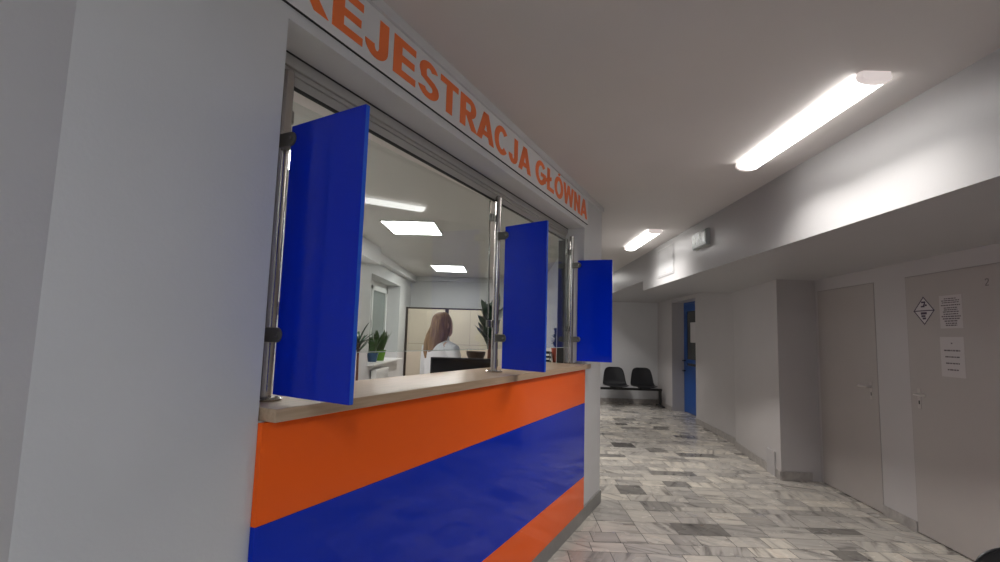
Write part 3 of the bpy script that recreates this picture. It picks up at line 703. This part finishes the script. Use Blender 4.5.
# ---- the woman
def person():
    t = thing('person', 'woman with long brown hair in a white coat, back turned, inside the room', 'person', (-.60, 4.78, -.0), rad(-44)); t.scale = (1, 1, .982)
    # local frame: faces +y; x to her right
    bm = bmesh.new(); sk = bm.verts.layers.skin.verify()
    def V(p, r): v = bm.verts.new(p); v[sk].radius = r if isinstance(r, tuple) else (r, r); return v
    E_ = lambda a, c: bm.edges.new((a, c))
    pel = V((0, 0, .95), (.15, .11)); pel[sk].use_root = True
    wa = V((0, .01, 1.10), (.115, .09)); ch = V((0, .0, 1.28), (.14, .10)); sh = V((0, -.01, 1.40), (.12, .075)); nk = V((0, .0, 1.47), .05); nk2 = V((0, .015, 1.535), .05)
    E_(pel, wa); E_(wa, ch); E_(ch, sh); E_(sh, nk); E_(nk, nk2)
    for s in (-1, 1):
        a = V((s*.165, -.01, 1.385), .052); e = V((s*.215, .0, 1.13), .038); wr = V((s*.18, .20, .98), .027); E_(sh, a); E_(a, e); E_(e, wr)
        hp = V((s*.095, 0, .86), .085); kn = V((s*.10, .015, .48), .055); an = V((s*.10, 0, .085), .036); E_(pel, hp); E_(hp, kn); E_(kn, an)
        ft = V((s*.105, .10, .035), .032); E_(an, ft)
        pm = V((s*.175, .265, .965), (.016, .035)); E_(wr, pm)
        for k, (dx, l) in enumerate(((-.028, .062), (-.009, .075), (.010, .07), (.028, .055))):
            f1 = V((s*.175+dx*.9, .265+l*.6+.03, .955), .0085); f2 = V((s*.175+dx, .265+l+.03, .935), .0078); E_(pm, f1); E_(f1, f2)
        th = V((s*.175-s*.045, .275, .955), .009); th2 = V((s*.175-s*.052, .315, .945), .008); E_(wr, th); E_(th, th2)
    me = bpy.data.meshes.new('body'); bm.to_mesh(me); bm.free(); me.materials.append(SKIN)
    o = bpy.data.objects.new('body', me); COL.objects.link(o); o.parent = t
    o.modifiers.new('skin', 'SKIN').use_smooth_shade = True; s = o.modifiers.new('sub', 'SUBSURF'); s.levels = 1; s.render_levels = 2
    # head
    n = 24
    def ring(z, rx_, ryf, ryb, cy=.02, cx=0):
        return [(cx+rx_*cos(a), cy+(ryf if sin(a) > 0 else ryb)*sin(a), z) for a in [2*pi*k/n for k in range(n)]]
    hd = [ring(1.475, .045, .045, .05), ring(1.50, .052, .075, .06, .025), ring(1.525, .062, .094, .075, .022), ring(1.56, .070, .098, .088, .018), ring(1.60, .074, .097, .096, .015), ring(1.64, .075, .096, .10, .01), ring(1.675, .069, .086, .093, .005), ring(1.70, .05, .06, .07, .0), ring(1.712, .02, .025, .03, 0)]
    MB().rings(hd).build('head', SKIN, t, smooth=True)
    b = MB(); b.rings([[(.006*cos(a)*k, .112+d, 1.60-z) if False else (k*.013*cos(a), .100+d*max(0, sin(a)), 1.61-z) for a in [2*pi*i/8 for i in range(8)]] for z, k, d in ((0, .5, .012), (.02, .7, .022), (.04, 1, .034), (.05, .7, .02))]); b.build('nose', SKIN, t, smooth=True)
    for s_ in (-1, 1):
        b = MB(); b.lathe([(0,-.006),(.008,-.004),(.010,0),(.008,.004),(0,.006)], (s_*.03, .108, 1.612), 12); b.build('eye', mat('eye_white', (.7, .7, .7), .2) if s_ < 0 else bpy.data.materials['eye_white'], t, smooth=True)
        b = MB(); b.rings([[(s_*(.078+.006*k), .005+.016*cos(a)*q, 1.595+.028*sin(a)*q) for a in [2*pi*i/12 for i in range(12)]] for k, q in ((0, .8), (.5, 1), (1, .8))]); b.build('ear', SKIN, t, smooth=True)
    b = MB(); b.rings([[(.022*cos(a)*q, .106+d, 1.545+.007*sin(a)*q) for a in [2*pi*i/12 for i in range(12)]] for d, q in ((0, 1), (.006, .7))]); b.build('mouth', mat('lips', (.45, .17, .14), .5), t, smooth=True)
    # hair: shell from crown down the back to mid shoulder blade, open at the face
    m_ = 22; rows = []
    spec = [(1.728, .004, .004, 0), (1.726, .03, .03, 0), (1.715, .055, .06, 0), (1.69, .078, .09, -.003), (1.65, .089, .106, -.004), (1.60, .092, .112, -.008), (1.54, .093, .112, -.014), (1.48, .094, .108, -.028), (1.42, .092, .092, -.05), (1.37, .080, .070, -.075), (1.33, .045, .035, -.10)]
    for i, (z, ax, ay, cy) in enumerate(spec):
        op = 0 if i < 2 else min(1, (i-1)/3)*(.95 if z > 1.5 else 1.2)  # opening half-angle around the face
        r_ = []
        for k in range(m_+1):
            a = pi/2 + op + (2*pi-2*op)*k/m_
            wv = 1 + .035*sin(9*a+i*.5) + .02*sin(17*a+i)
            r_.append((ax*.93*cos(a)*wv, cy+ay*.93*sin(a)*wv, z))
        rows.append(r_)
    b = MB(); b.rings(rows, cap=False, closed=False); h = b.build('hair', HAIR, t, smooth=True); h.modifiers.clear()
    s = h.modifiers.new('solid', 'SOLIDIFY'); s.thickness = .012; s = h.modifiers.new('sub', 'SUBSURF'); s.levels = 1; s.render_levels = 2
    # a lock falling over the left back
    b = MB(); b.tube([(-.05, -.06, 1.60), (-.055, -.095, 1.50), (-.06, -.115, 1.42), (-.055, -.130, 1.35), (-.05, -.135, 1.29)], [.02, .034, .034, .026, .008], 12); l = b.build('hair_lock', HAIR, t, smooth=True)
    # coat
    def er(z, ax, ay, cy, fold=0.0, ph=0):
        return [(ax*cos(a)*(1+fold*sin(7*a+ph)), cy+ay*sin(a)*(1+fold*sin(7*a+ph)), z) for a in [2*pi*k/40 for k in range(40)]]
    b = MB(); b.rings([er(.62, .215, .165, .0, .035), er(.80, .20, .16, .0, .03, .3), er(.95, .185, .15, .0, .015, .6), er(1.08, .158, .13, .0, .02, 1), er(1.20, .162, .132, -.0, .015, 1.4), er(1.30, .172, .135, -.005, .01, 2), er(1.37, .175, .125, -.01, .006), er(1.415, .150, .105, -.01), er(1.445, .105, .085, -.008), er(1.47, .068, .068, 0)])
    c = b.build('coat', COAT, t, smooth=True); s = c.modifiers.new('sub', 'SUBSURF'); s.levels = 1
    for s_ in (-1, 1):
        b = MB(); b.tube([(s_*.12, -.01, 1.395), (s_*.175, -.008, 1.375), (s_*.205, 0, 1.28), (s_*.222, .0, 1.13), (s_*.205, .09, 1.05), (s_*.185, .18, .995)], [.06, .068, .062, .056, .048, .042], 16)
        b.build('sleeve', COAT, c, smooth=True)
    MB().rings([er(1.455, .082, .078, -.004), er(1.50, .074, .072, .002), er(1.47, .066, .064, .002)]).build('collar', COAT, c, smooth=True)
    for s_ in (-1, 1):
        MB().tube([(s_*.095, 0, .88), (s_*.10, .015, .48), (s_*.10, 0, .07)], [.098, .072, .06], 16).build('trouser_leg', TROUS, t, smooth=True)
        MB().rings([[(s_*.103+.045*cos(a)*k, .045+.135*sin(a)*k2, z) for a in [2*pi*i/20 for i in range(20)]] for z, k, k2 in ((.0015, .92, .95), (.02, 1, 1), (.05, .95, .9), (.075, .75, .5), (.09, .6, .35))]).build('shoe', SHOE, t, smooth=True)
person()
